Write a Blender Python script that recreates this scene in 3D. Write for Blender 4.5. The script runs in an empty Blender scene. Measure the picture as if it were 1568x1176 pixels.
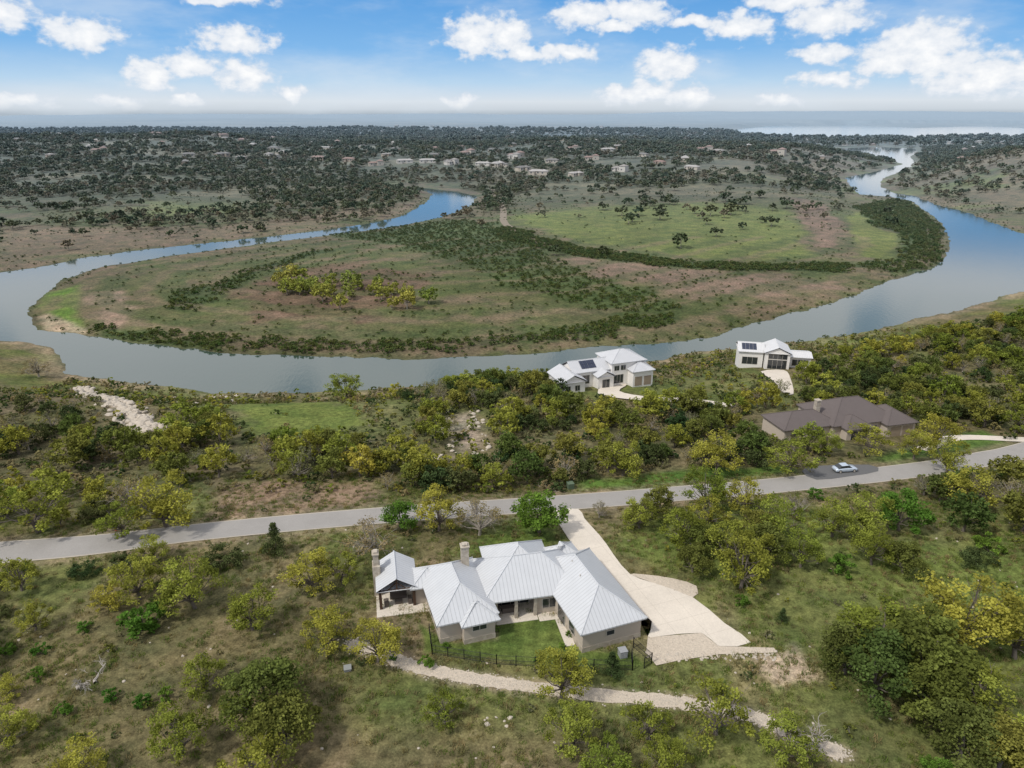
import bpy, math, random, numpy as np, bmesh
from mathutils import Vector, Matrix
rng=np.random.default_rng(7);random.seed(7)
SC=bpy.context.scene
SC.view_settings.view_transform='Standard';SC.view_settings.look='None';SC.view_settings.exposure=0
COL=bpy.context.collection
def pts(s,k=1.):
    return [tuple(float(c)/k for c in p.split(',')) for p in s.split()]
# ---------------------------------------------------------------- world-space plan (metres)
RIV=pts("773,1605 728,1368 594,1191 487,1065 440,953 400,833 425,805 420,756 366,612 317,513 283,458 253,420 220,393 197,373 179,354 154,334 124,311 105,298 83,280 62,271 30,263 -6,255 -35,251 -70,253 -101,256 -138,265 -170,277 -188,285 -201,290 -216,305 -230,328 -242,359 -250,390 -249,422 -230,447 -202,481 -172,513 -137,546 -98,583 -71,628 -52,677 -40,744 -41,819 -65,862 -104,901 -135,918 -157,953 -153,926 -105,877 -91,833 -89,768 -95,701 -101,641 -123,601 -146,572 -187,530 -224,502 -256,474 -274,451 -285,422 -297,405 -293,369 -262,316 -226,280 -208,274 -199,272 -184,265 -168,251 -161,237 -143,229 -128,225 -105,219 -83,216 -62,218 -40,221 -19,225 15,237 53,251 70,259 121,274 141,283 180,305 217,328 265,359 309,385 351,420 375,474 394,549 408,608 427,677 434,744 454,819 446,847 470,935 526,1042 611,1163 703,1298 788,1446 861,1605 986,1803 1091,2014 1024,2096 878,2014 776,1741")
BANK=np.array(pts("-226,280 -208,274 -184,265 -161,237 -143,229 -105,219 -62,218 -19,225 15,237 53,251 121,274 180,305 217,328 265,359 309,385"))
LK=pts("979,3193 1129,2769 1533,2844 1884,3009 2031,2844 2777,2844 5408,5570 3437,5037 3662,5882 2701,5037 2969,6621 2026,5882 1385,4596")
LK2=pts("77,2844 175,2629 345,2697 474,2629 514,2924 314,3098 125,3098")
ROAD=pts("-833,860 -751,878 -620,901 -462,944 -298,981 -144,1010 18,1036 187,1066 305,1089 427,1111 556,1139 691,1171 839,1214 959,1262 1051,1303 1369,1475",10)
DRIVE=pts("69,1013 78,949 93,891 113,855 135,802 155,761 177,726 167,699 181,699 235,705 249,682 290,688 268,723 240,774 193,805 165,824 148,871 134,927 117,984 110,1021",10)
GR1=pts("167,699 181,699 235,705 249,682 315,679 316,671 245,668 196,658 168,650 160,671",10)
GR2=pts("165,824 193,805 239,773 251,798 222,815 183,824",10)
PATH=pts("-197,688 -167,674 -134,658 -101,645 -48,631 12,619 84,607 155,599 196,592 255,577 283,558 304,542 332,530",10)
LAWN=pts("-119,723 -67,688 -19,696 -16,729 55,735 79,676 137,671 153,650 58,647 -19,662 -104,671",10)
D3=pts("548,1186 586,1212 689,1217 691,1184 625,1160 558,1145",10)
DH1=pts("275,1834 317,1814 285,1744 341,1698 464,1682 552,1639 543,1610 438,1645 317,1661 224,1716",10)
DH2=pts("747,1991 820,2002 805,1912 747,1739 725,1772 745,1876",10)
LAW2=pts("13,114 27,119 41,121 53,122 55,117 30,112 11,109");LAW3=pts("70,124 90,136 104,143 106,134 88,126 75,121")
LAW4=pts("-72,162 -68,203 -40,161 -34,148 -42,134 -57,143");CLR=pts("-54,114 -27,113 -21,106 -31,101 -48,98")
ROCK=pts("-142,215 -104,169 -85,148 -80,143");OUTC=pts("-14,152 -10,157 -6,135 -11,127")
WOOD=pts("-145,163 -116,175 -80,145 -62,140 -35,153 -13,210 10,174 19,167 48,162 66,167 96,205 206,274 297,309 156,152 117,148 98,153 53,130 40,121 12,115 0,112 -27,115 -53,111 -101,109")
TR=dict(
Y="-73,94,13 -59,92,8 -54,96,13 -49,77,7 -52,75,5 -41,75,9 -32,71,7 -66,79,6 -51,85,6 -27,79,7 -23,80,6 -22,67,7 -16,66,7 -11,94,8 -34,61,7 -33,53,7 -24,49,8 -51,54,6 -41,50,6 -55,60,4 5,60,7 6,53,6 14,55,6 9,50,6 15,50,6 21,55,8 42,66,12 54,68,13 49,57,10 59,66,10 25,90,9 30,95,8 31,85,9 33,83,8 31,79,8 40,91,9 20,95,6 41,84,7 49,92,7 55,94,8 51,85,6 32,102,9 38,101,9 52,118,11 72,128,9 63,127,6 79,125,8 87,131,15 75,102,10 112,142,9 21,117,9 38,118,11 -51,202,12 82,118,7 -59,71,5 -7,57,5 27,52,7 -28,57,7",
S="-63,102,9 -20,87,9 -5,93,8 72,108,6 78,103,9 83,102,8 14,99,4 -163,228,23 46,99,6",
B="-67,99,6 -65,74,3 -60,82,5 -41,85,6 -55,84,5 22,100,4 66,85,5",J="-34,87,4 34,73,2 11,63,3",
G="-17,95,7 4,94,9 41,50,4 60,94,9",
D="-26,57,10 -23,54,8 46,62,13 40,60,9 44,58,9 45,52,8 48,51,8 38,64,7 25,83,6 55,83,6 24,99,6 37,91,7 37,86,7 28,88,6",X="30,54,5")
BU=pts("30,76,2 -56,67,2 -60,67,2 -54,63,2 -40,59,2 -48,58,2 -53,71,2 -68,83,2 70,88,4 52,106,3 35,106,3 -14,66,1 -10,65,2 6,68,1 7,70,1 -2,71,1 -38,60,2 -46,71,5 -45,73,4 -44,60,2 -37,131,3 46,83,4 5.5,66,1 -8,68,1 3,65.6,1")
FAR=pts("-653,1174 -499,1144 -730,1465 -571,1926 -356,1839 -312,1201 -252,1145 -205,1305 -159,1093 -125,1192 -89,1074 -125,1092 -42,1071 -13,1060 14,1005 35,965 60,1103 120,1118 143,971 203,1144 432,1850 334,1200 430,1201 307,1481 -427,1168 -463,1183 -695,1117 -205,1202 -73,1287 6,1207 103,1284 160,1241 429,1371 -331,1376 -437,1366 -594,1265 -890,1346 -863,1485 -592,1491 206,1026 236,963 81,942 -199,1078")
Z={k:pts(v) for k,v in dict(
grn1="9,646 110,693 201,703 244,646 224,536 189,446 146,429 92,462 45,513 14,576",
grn2="296,625 346,693 289,569 292,536 239,435 218,446",
br1="2,446 47,439 111,401 166,388 170,365 129,343 97,334 62,372 10,397",
br2="273,736 297,703 264,569 219,469 207,481 235,569",
br3="-139,350 -130,406 -90,431 -49,388 -45,330 -65,302 -112,304",
dk1="326,683 410,777 409,736 351,586 303,494 265,435 218,397 208,425 239,435 292,536 290,569",
dk2="-140,536 -48,625 -13,586 7,494 37,415 80,330 67,312 36,324 -1,365 -34,435 -84,494",
dk3="-170,277 -178,291 -131,282 -37,268 21,286 77,315 77,302 31,272 -36,256 -123,261",
dk4="-13,586 51,476 117,425 204,425 193,401 112,406 40,446 -7,521",
dk5="-175,343 -162,380 -132,469 -117,481 -143,397 -148,343 -141,312 -162,324",
tip="-227,327 -239,357 -229,369 -200,312 -186,291 -213,312",
sand="-216,310 -213,315 -180,286 -179,280 -199,288",
pink="-213,350 -204,365 -165,286 -180,302",
grnl="-400,747 -358,823 -276,777 -256,683 -315,625",
brl="-420,586 -252,569 -143,703 -111,747 -112,669 -224,502 -317,435",
wil="-125,343 -129,388 -98,365 -80,380 -61,350 -32,324 -54,307 -80,318 -102,343",
oaks="92,569 120,693 153,719 180,625 217,693 154,569").items()}
TRK=pts("-23,867 -9,693 -5,586 21,494")
# ---------------------------------------------------------------- maths
def sd(x,y,poly,closed=True):
    p=np.array(poly);q=np.roll(p,-1,0)
    if not closed: p=p[:-1];q=q[:-1]
    best=np.full(x.shape,1e18);ins=np.zeros(x.shape,bool)
    for (ax,ay),(bx,by) in zip(p,q):
        dx=bx-ax;dy=by-ay;t=np.clip(((x-ax)*dx+(y-ay)*dy)/(dx*dx+dy*dy+1e-9),0,1)
        best=np.minimum(best,(x-ax-t*dx)**2+(y-ay-t*dy)**2)
        if closed and dy!=0: ins^=((ay>y)!=(by>y))&(x<dx*(y-ay)/dy+ax)
    d=np.sqrt(best);return np.where(ins,-d,d) if closed else d
def ss(t): u=np.clip(t,0,1);return u*u*(3-2*u)
def inpoly(x,y,poly,m=0): 
    x=np.asarray(x,float);y=np.asarray(y,float);return sd(x,y,poly)<m
_perm=rng.random((256,256))
def vn(x,y,s):
    x=x/s;y=y/s;i=np.floor(x).astype(int);j=np.floor(y).astype(int);fx=ss(x-i);fy=ss(y-j)
    g=lambda a,b:_perm[a&255,b&255]
    return (g(i,j)*(1-fx)+g(i+1,j)*fx)*(1-fy)+(g(i,j+1)*(1-fx)+g(i+1,j+1)*fx)*fy
def fbm(x,y,s): return .5*vn(x,y,s)+.3*vn(x+97,y+31,s/2.1)+.2*vn(x+11,y+171,s/4.3)
def terrain(x,y):
    x=np.asarray(x,float);y=np.asarray(y,float)
    d=np.minimum(np.minimum(sd(x,y,RIV),sd(x,y,LK)),sd(x,y,LK2))
    d=d+np.where(y<1500,(fbm(x,y,14)-.5)*7,0)*ss((y-170)/60)
    near=y<np.interp(x,BANK[:,0],BANK[:,1])+4
    up=np.interp(y,[0,90,135,200,260,400],[0,0,-5,-12,-15,-15])+.5*np.sin(x*.05+1)*np.sin(y*.043)*ss((y-100)/40)
    hn=-26+(up+26)*ss((d+3)/62)
    u=x/np.maximum(y,1)
    lat=np.interp(u,[-1,-.1,.05,.3,.5],[1,1,.75,.45,.15])
    town=np.interp(y,[550,800,1000,1300,1500,1800,2500],[0,4,16,30,36,24,6])*lat*(1+.3*np.sin(x*.006)+.12*np.sin(x*.017+y*.004))
    farr=np.interp(y,[2500,3300,4500,7000,10000,13000,16000],[0,4,20,36,54,66,72])*(.75+1.1*(fbm(x,y*.7,1500)-.42)*ss((y-2600)/1500)+.12*np.sin(x*.0011+y*.0007))*(1-.6*ss((u-.28)/.15)*(y<6500))
    farr+=np.exp(-.5*(((x-6500)/3200)**2+((y-13500)/1500)**2))*90*(.8+.4*vn(x,y,1500))
    farr+=np.exp(-.5*(((x+2500)/3500)**2+((y-12500)/1200)**2))*30*(.6+.8*vn(x,y,1300))
    hill=42*np.exp(-.5*(((x-700)/250)**2+((y-950)/350)**2))
    hf=-26+.08*np.clip(d,0,14)+.3*np.sin(x*.04)*np.sin(y*.031+.5)*ss(d/20)+(town+farr)*ss(d/150)+hill*ss(d/180)
    h=np.where(near,hn,hf)
    return np.where(d<0,-26+np.maximum(d*.25,-3),h),d,near
def tz(x,y): return float(terrain(np.array([x]),np.array([y]))[0][0])
def catmull(p,n=6,closed=False):
    o=[];L=len(p);g=(lambda i:p[i%L]) if closed else (lambda i:p[max(0,min(L-1,i))])
    for i in range(L if closed else L-1):
        a,b,c,d=[np.array(g(i+k)) for k in(-1,0,1,2)]
        for t in np.arange(n)/n:
            o.append(tuple(.5*((2*b)+(c-a)*t+(2*a-5*b+4*c-d)*t*t+(3*b-a-3*c+d)*t**3)))
    if not closed:o.append(tuple(p[-1]))
    return o
# ---------------------------------------------------------------- material helpers
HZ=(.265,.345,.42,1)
def N(nt,t,**k):
    n=nt.nodes.new(t)
    for a,b in k.items():
        if a=='i':
            for s,v in b.items():
                if isinstance(v,bpy.types.NodeSocket): nt.links.new(v,n.inputs[s])
                else: n.inputs[s].default_value=v
        else: setattr(n,a,b)
    return n
def M(nt,op,a,b=0.,c=0.,clamp=False):
    return N(nt,'ShaderNodeMath',operation=op,use_clamp=clamp,i={0:a,1:b,2:c}).outputs[0]
def mixc(nt,f,a,b,bt='MIX'):
    return N(nt,'ShaderNodeMix',data_type='RGBA',blend_type=bt,i={0:f,6:a,7:b}).outputs[2]
def noise(nt,scale,vec=None,detail=4,rough=.55,out=0):
    n=N(nt,'ShaderNodeTexNoise',i={'Scale':scale,'Detail':detail,'Roughness':rough})
    if vec is not None: nt.links.new(vec,n.inputs['Vector'])
    return n.outputs[out]
def ramp(nt,f,stops):
    r=N(nt,'ShaderNodeValToRGB',i={0:f});e=r.color_ramp.elements
    while len(e)<len(stops): e.new(.5)
    for q,(p,c) in zip(e,stops):
        q.position=p;q.color=(c if len(c)==4 else (*c,1)) if isinstance(c,tuple) else (c,c,c,1)
    return r.outputs[0]
def hazed(nt,c):  # aerial haze painted into the base colour by distance from the origin
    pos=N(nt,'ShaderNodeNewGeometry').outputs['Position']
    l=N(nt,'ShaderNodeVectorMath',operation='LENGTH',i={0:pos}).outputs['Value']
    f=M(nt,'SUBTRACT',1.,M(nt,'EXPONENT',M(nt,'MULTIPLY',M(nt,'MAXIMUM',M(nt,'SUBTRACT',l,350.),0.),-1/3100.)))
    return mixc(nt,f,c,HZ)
def newmat(name):
    m=bpy.data.materials.new(name);m.use_nodes=True;nt=m.node_tree;return m,nt,nt.nodes['Principled BSDF']
def mat(name,col,rough=.7,metal=0.,var=.15,vs=3.,bump=0.,haze=False,spec=.3):
    m,nt,b=newmat(name);P=N(nt,'ShaderNodeTexCoord').outputs['Object']
    n=noise(nt,vs,P,5,.6)
    c=mixc(nt,n,(*[x*(1-var) for x in col],1),(*[min(1,x*(1+var)) for x in col],1))
    if haze:c=hazed(nt,c)
    nt.links.new(c,b.inputs['Base Color']);b.inputs['Roughness'].default_value=rough;b.inputs['Metallic'].default_value=metal
    b.inputs['Specular IOR Level'].default_value=spec
    if bump: nt.links.new(N(nt,'ShaderNodeBump',i={'Strength':bump,'Distance':.1,'Height':noise(nt,vs*4,P)}).outputs[0],b.inputs['Normal'])
    return m
def leafmat(name,c1,c2,haze=False,trans=.33):
    m,nt,b=newmat(name)
    r=N(nt,'ShaderNodeObjectInfo').outputs['Random']
    c=mixc(nt,r,(*c1,1),(*c2,1))
    r2=M(nt,'FRACT',M(nt,'MULTIPLY',r,17.3))
    c=mixc(nt,1.,c,mixc(nt,r2,(.72,.88,.85,1),(1.2,1.1,1.05,1)),'MULTIPLY')
    a=N(nt,'ShaderNodeAttribute',attribute_name='lv').outputs['Fac']
    c=mixc(nt,1.,c,N(nt,'ShaderNodeCombineColor',i={0:a,1:a,2:M(nt,'MULTIPLY',a,.92)}).outputs[0],'MULTIPLY')
    if haze:c=hazed(nt,c)
    df=N(nt,'ShaderNodeBsdfDiffuse',i={0:c});nt.nodes.remove(b)
    if trans==0:
        nt.links.new(df.outputs[0],nt.nodes['Material Output'].inputs[0]);return m
    t=N(nt,'ShaderNodeBsdfTranslucent',i={0:c});mx=N(nt,'ShaderNodeMixShader',i={0:trans,1:df.outputs[0],2:t.outputs[0]})
    nt.links.new(mx.outputs[0],nt.nodes['Material Output'].inputs[0]);return m
# ---------------------------------------------------------------- mesh helpers
def npmesh(name,v,f,mats=(),mi=None,attr=None,smooth=False):
    fs=f if isinstance(f,list) else [f]
    fs=[np.asarray(a,dtype=np.int32) for a in fs if len(a)]
    me=bpy.data.meshes.new(name);me.vertices.add(len(v));me.vertices.foreach_set('co',np.asarray(v,dtype=np.float32).ravel())
    loops=np.concatenate([a.ravel() for a in fs]);tot=np.concatenate([np.full(len(a),a.shape[1],np.int32) for a in fs])
    me.loops.add(len(loops));me.loops.foreach_set('vertex_index',loops)
    me.polygons.add(len(tot));st=np.concatenate([[0],np.cumsum(tot)[:-1]]).astype(np.int32)
    me.polygons.foreach_set('loop_start',st);me.polygons.foreach_set('loop_total',tot)
    for m in mats: me.materials.append(m)
    if mi is not None: me.polygons.foreach_set('material_index',np.asarray(mi,np.int32))
    me.polygons.foreach_set('use_smooth',np.full(len(tot),smooth))
    me.update(calc_edges=True);me.validate()
    if attr:
        for k,a in attr.items():
            if a.ndim==2:
                at=me.attributes.new(k,'FLOAT_COLOR','POINT');at.data.foreach_set('color',a.astype(np.float32).ravel())
            else:
                at=me.attributes.new(k,'FLOAT','POINT');at.data.foreach_set('value',a.astype(np.float32))
    return me
def ob(name,me,parent=None,loc=(0,0,0),rot=(0,0,0),sc=(1,1,1),link=True):
    o=bpy.data.objects.new(name,me);o.location=loc;o.rotation_euler=rot;o.scale=sc
    if parent:o.parent=parent
    if link:COL.objects.link(o)
    return o
class B:
    def __init__(s): s.v=[];s.f=[];s.m=[]
    def add(s,vs,fs,m=0):
        o=len(s.v);s.v+= [tuple(p) for p in vs];s.f+=[tuple(i+o for i in f) for f in fs];s.m+=[m]*len(fs)
    def box(s,x0,x1,y0,y1,z0,z1,m=0):
        s.add([(x0,y0,z0),(x1,y0,z0),(x1,y1,z0),(x0,y1,z0),(x0,y0,z1),(x1,y0,z1),(x1,y1,z1),(x0,y1,z1)],
              [(0,3,2,1),(4,5,6,7),(0,1,5,4),(1,2,6,5),(2,3,7,6),(3,0,4,7)],m)
    def tube(s,p,r,n=6,m=0):
        p=[np.array(q,float) for q in p];vs=[];fs=[]
        for i,q in enumerate(p):
            d=p[min(i+1,len(p)-1)]-p[max(i-1,0)];d/=np.linalg.norm(d)+1e-9
            a=np.cross(d,[.3,.9,.1]);a/=np.linalg.norm(a)+1e-9;b=np.cross(d,a)
            for k in range(n):
                t=2*math.pi*k/n;vs.append(q+r[i]*(math.cos(t)*a+math.sin(t)*b))
        for i in range(len(p)-1):
            for k in range(n): fs.append((i*n+k,i*n+(k+1)%n,(i+1)*n+(k+1)%n,(i+1)*n+k))
        fs.append(tuple(range((len(p)-1)*n,len(p)*n)))
        s.add(vs,fs,m)
    def mesh(s,name,mats,smooth=False):
        me=bpy.data.meshes.new(name);me.from_pydata(s.v,[],s.f)
        for m in mats: me.materials.append(m)
        me.polygons.foreach_set('material_index',s.m);me.polygons.foreach_set('use_smooth',[smooth]*len(s.f));me.update();return me
# ---------------------------------------------------------------- ground
nx,ny=620,1000
th=np.linspace(-1.1,1.1,nx);rr=np.geomspace(18,16500,ny)
T,RR=np.meshgrid(th,rr);gx=(RR*np.sin(T)).ravel();gy=(RR*np.cos(T)-12).ravel()
h,dr,near=terrain(gx,gy)
h=h+np.where(dr>6,(fbm(gx,gy,9)-.5)*.25,0)*ss((dr-6)/10)*ss((gy-150)/40)
c=np.zeros((len(gx),4))
def setc(mask,col,soil=.3): c[...,:3]=c[...,:3]*(1-mask[:,None])+np.array(col)*mask[:,None];c[...,3]=c[...,3]*(1-mask)+soil*mask
one=np.ones(len(gx))
setc(one,(.13,.118,.06),.5)
n1=fbm(gx,gy,35);n2=fbm(gx+500,gy,12)
setc(ss((n1-.42)*6)*.75,(.115,.14,.043),.2)
setc(ss((n2-.54)*7)*.6,(.185,.155,.09),.7)
setc(ss((gx-40)/15)*ss((100-gy)/15)*ss((gy-62)/6)*.75,(.115,.155,.04),.12)
setc(ss((60-gy)/8)*ss((gx+30)/12)*ss((20-gx)/12)*.7,(.145,.118,.072),.6)
fs=(~near)&(gy>150)
def F(m): return m*fs
setc(F(one),(.092,.098,.047),.3)
setc(F(ss((n1-.4)*6)*.6),(.07,.092,.033),.15)
setc(F(ss((fbm(gx,gy*1.3,22)-.52)*8)*.55),(.135,.105,.077),.4)
def zone(k,col,soil=.2,soft=8,a=1.,noise_s=16,namp=18):
    p=np.array(Z[k]);lo=p.min(0)-40;hi=p.max(0)+40;mk=(gx>lo[0])&(gx<hi[0])&(gy>lo[1])&(gy<hi[1])
    x=gx[mk];y=gy[mk];s=sd(x,y,Z[k])+(fbm(x,y,noise_s)-.5)*namp
    w=np.zeros(len(gx));w[mk]=ss(-s/soft+.5)*a*(.75+.4*vn(x,y,7));setc(np.clip(w,0,1),col,soil)
zone('grn1',(.12,.148,.045),.12,18,namp=45,noise_s=30);zone('grn2',(.13,.158,.045),.1)
zone('br1',(.165,.125,.096),.5,14,namp=40,noise_s=25);zone('br2',(.17,.125,.095),.5);zone('br3',(.115,.082,.058),.5,12,namp=30)
zone('dk1',(.055,.088,.033),.1);zone('dk2',(.055,.085,.03),.1,14,.85,namp=35);zone('dk3',(.05,.072,.028),.1,5,namp=6);zone('dk4',(.045,.07,.027),.1,5,namp=6);zone('dk5',(.048,.07,.03),.1)
zone('tip',(.11,.19,.035),.05,6,namp=6);zone('sand',(.33,.28,.2),.2,4,namp=4);zone('pink',(.22,.17,.13),.4)
zone('grnl',(.12,.145,.05),.15,20,namp=60,noise_s=50);zone('brl',(.15,.115,.082),.4,20,.8,namp=30)
w=fs*ss((np.sin(dr*.19+4*fbm(gx,gy,60))-.35)*3)*(gy<520)*(dr>14)*(gx<260)*(gx>-240)*.5;setc(w,(.058,.082,.032),.15)
w=fs*ss((np.sin(dr*.19+2.2+4*fbm(gx,gy,60))-.6)*3)*(gy<520)*(dr>14)*(gx<260)*(gx>-240)*.4;setc(w,(.17,.13,.095),.4)
mb=np.exp(-((dr-9)/6.)**2)*fs*(gy<900)*ss((fbm(gx,gy,25)-.33)*5);setc(mb*.7,(.16,.118,.088),.3)
mb=ss((9-dr)/6)*near*(gy>150);setc(mb*.8,(.24,.2,.135),.4)
mb=ss((2.2-dr)/2)*(gy>150)*(gy<1200)*.6;setc(mb,(.07,.075,.045),.1)
w=ss((gy-620-60*n1)/120)*fs*ss(dr/80)
setc(w*.85,(.068,.074,.042),.25)
setc(w*ss((fbm(gx,gy*1.8,110)-.53)*8)*.75,(.15,.14,.09),.4)
w=ss((gy-2300)/700)*fs*(dr>0);setc(w*.9,(.025,.035,.022),.05);w=w*ss((fbm(gx,gy*2.,260)-.52)*9);setc(w*.75,(.19,.18,.14),.2)
w=ss((gy-4000)/2000)*ss((fbm(gx,gy*1.2,1200)-.46)*8)*fs;setc(w*.6,(.2,.2,.17),.2)
w=np.exp(-.5*(((gx-700)/230)**2+((gy-950)/330)**2));setc(ss(w*1.8)*.8*ss((fbm(gx,gy,70)-.3)*4),(.15,.125,.08),.5)
setc(ss(w*1.8)*.7*ss((fbm(gx+900,gy,50)-.52)*8),(.12,.15,.05),.1)
def nz(poly,col,soil,soft=3,a=1.,namp=4):
    p=np.array(poly);lo=p.min(0)-15;hi=p.max(0)+15;mk=(gx>lo[0])&(gx<hi[0])&(gy>lo[1])&(gy<hi[1])
    s=sd(gx[mk],gy[mk],poly)+(fbm(gx[mk],gy[mk],5)-.5)*namp;w=np.zeros(len(gx));w[mk]=ss(-s/soft+.5)*a;setc(w,col,soil)
nz(WOOD,(.115,.108,.06),.45,20,.8,20)
setc(near*ss((gy-112)/8)*ss((-20-gx)/20)*ss((n2-.4)*5)*.6,(.14,.12,.08),.55)
setc(near*ss((gy-125)/8)*ss((n1-.5)*7)*.5,(.1,.13,.04),.1)
nz(LAWN,(.09,.125,.033),.15,.8,namp=1);nz(LAW2,(.08,.14,.03),0,3);nz(LAW3,(.085,.15,.034),0,3);nz(LAW4,(.115,.15,.04),.05,8,namp=14)
nz(CLR,(.19,.145,.1),.6,4)
nz(OUTC,(.24,.21,.165),.4,5)
nz([(-9,87),(4,104),(8,92),(0,84)],(.1,.145,.035),.1,5);nz([(14,90),(22,100),(40,108),(60,100),(34,82),(24,82)],(.11,.15,.036),.15,5,.8)
mk=(gy<260)&(gy>60)
rk=np.full(len(gx),99.);rk[mk]=sd(gx[mk],gy[mk],ROCK,False);setc(ss((3.5-rk)/3)*.85,(.34,.3,.24),.3)
rd=np.full(len(gx),99.);rd[mk]=sd(gx[mk],gy[mk],ROAD,False)
w=np.exp(-((rd-3.9)/1.2)**2)*.6;setc(w,(.22,.18,.13),.3)
pd=np.full(len(gx),99.);mk=gy<80;pd[mk]=sd(gx[mk],gy[mk],PATH,False)+(fbm(gx[mk],gy[mk],2.5)-.5)*1.8
setc(ss((1.9-pd)/1.4)*.8,(.25,.21,.15),.3)
hd=np.full(len(gx),99.);mk=gy<110;hd[mk]=sd(gx[mk],gy[mk],[(-17,71),(17,67),(18,80),(10,88),(-12,86),(-19,79)])
setc(ss((1.5-hd)/2)*.5,(.22,.175,.12),.4);nz(LAWN,(.09,.125,.033),.15,.8,namp=1)
nz([(29,66),(34,67.5),(35,63),(30,62.5)],(.32,.27,.2),.3,2)
i=np.arange(nx*ny).reshape(ny,nx);f=np.stack([i[:-1,1:],i[:-1,:-1],i[1:,:-1],i[1:,1:]],-1).reshape(-1,4)
def groundmat():
    m,nt,b=newmat('ground_grass_soil')
    pos=N(nt,'ShaderNodeNewGeometry').outputs['Position']
    a=N(nt,'ShaderNodeAttribute',attribute_name='col')
    col=a.outputs['Color'];soil=a.outputs['Alpha']
    nA=noise(nt,.9,pos,6,.65);nB=noise(nt,.12,pos,5,.65);nC=noise(nt,4.,pos,4,.7);nD=noise(nt,.012,pos,6,.65)
    k=ramp(nt,nA,[(.3,.5),(.7,1.55)]);c=mixc(nt,1.,col,k,'MULTIPLY')
    k=ramp(nt,nC,[(.3,.55),(.72,1.6)]);c=mixc(nt,.8,c,k,'MULTIPLY')
    k=ramp(nt,nB,[(.35,(.66,.74,.66)),(.65,(1.34,1.2,1.16))]);c=mixc(nt,.9,c,k,'MULTIPLY')
    k=ramp(nt,nD,[(.35,.65),(.65,1.35)]);c=mixc(nt,.6,c,k,'MULTIPLY')
    s=M(nt,'ADD',M(nt,'MULTIPLY',nB,.5),M(nt,'MULTIPLY',nA,.5))
    s=M(nt,'MULTIPLY',M(nt,'SUBTRACT',s,M(nt,'SUBTRACT',.72,M(nt,'MULTIPLY',soil,.28))),9.,clamp=True)
    c=mixc(nt,M(nt,'MULTIPLY',s,.7),c,(.25,.2,.145,1))
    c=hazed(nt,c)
    nt.links.new(c,b.inputs['Base Color']);b.inputs['Roughness'].default_value=.95;b.inputs['Specular IOR Level'].default_value=.1
    nt.links.new(N(nt,'ShaderNodeBump',i={'Strength':.7,'Distance':.25,'Height':noise(nt,2.5,pos,5,.7)}).outputs[0],b.inputs['Normal'])
    return m
ob('ground',npmesh('ground',np.stack([gx,gy,h],-1),f,[groundmat()],attr={'col':c},smooth=True))
# ---------------------------------------------------------------- water
m,nt,b=newmat('river_water');pos=N(nt,'ShaderNodeNewGeometry').outputs['Position']
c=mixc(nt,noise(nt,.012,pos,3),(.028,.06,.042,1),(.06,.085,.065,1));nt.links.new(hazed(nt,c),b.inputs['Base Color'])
b.inputs['Roughness'].default_value=.08;b.inputs['IOR'].default_value=1.7;b.inputs['Specular IOR Level'].default_value=.9
mp=N(nt,'ShaderNodeMapping',i={'Vector':pos,'Scale':(1,.35,1)}).outputs[0]
nt.links.new(N(nt,'ShaderNodeBump',i={'Strength':.1,'Distance':.22,'Height':noise(nt,.8,mp,4)}).outputs[0],b.inputs['Normal'])
ob('water',npmesh('water',np.array([(-900,150,-26),(9000,150,-26),(9000,8000,-26),(-900,8000,-26)]),np.array([(0,1,2,3)]),[m]))
# ---------------------------------------------------------------- roads and slabs
def slab(name,poly,m,off=.06,smooth=3,step=4.):
    p=catmull(poly,smooth,True) if smooth>1 else poly
    bm=bmesh.new();bm.faces.new([bm.verts.new((x,y,0)) for x,y in p]);bmesh.ops.triangulate(bm,faces=bm.faces)
    a=np.array(p);lo=a.min(0);hi=a.max(0)
    for ax in (0,1):
        for t in np.arange(math.ceil(lo[ax]/step)*step,hi[ax],step):
            co=[0,0,0];no=[0,0,0];co[ax]=t;no[ax]=1
            bmesh.ops.bisect_plane(bm,geom=bm.verts[:]+bm.edges[:]+bm.faces[:],plane_co=co,plane_no=no)
    xs=np.array([v.co.x for v in bm.verts]);ys=np.array([v.co.y for v in bm.verts]);hh=terrain(xs,ys)[0]
    for v,z in zip(bm.verts,hh): v.co.z=z+off
    bmesh.ops.recalc_face_normals(bm,faces=bm.faces)
    if sum(f.normal.z for f in bm.faces)<0: bmesh.ops.reverse_faces(bm,faces=bm.faces)
    me=bpy.data.meshes.new(name);bm.to_mesh(me);bm.free();me.materials.append(m);return ob(name,me)
def strip(name,line,w,m,off=.06,n=8,cols=5,jit=0):
    p=np.array(catmull(line,n));t=np.gradient(p,axis=0);t/=np.linalg.norm(t,axis=1)[:,None];nn=np.stack([-t[:,1],t[:,0]],-1)
    k=np.linspace(-.5,.5,cols);ww=w*(1+jit*(rng.random(len(p))-.5))
    g=p[:,None]+nn[:,None]*(k[None,:,None]*ww[:,None,None]);x=g[...,0].ravel();y=g[...,1].ravel();z=terrain(x,y)[0]+off
    i=np.arange(len(x)).reshape(len(p),cols);f=np.stack([i[:-1,:-1],i[1:,:-1],i[1:,1:],i[:-1,1:]],-1).reshape(-1,4)[:,::-1]
    return ob(name,npmesh(name,np.stack([x,y,z],-1),f,[m],smooth=True))
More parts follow.
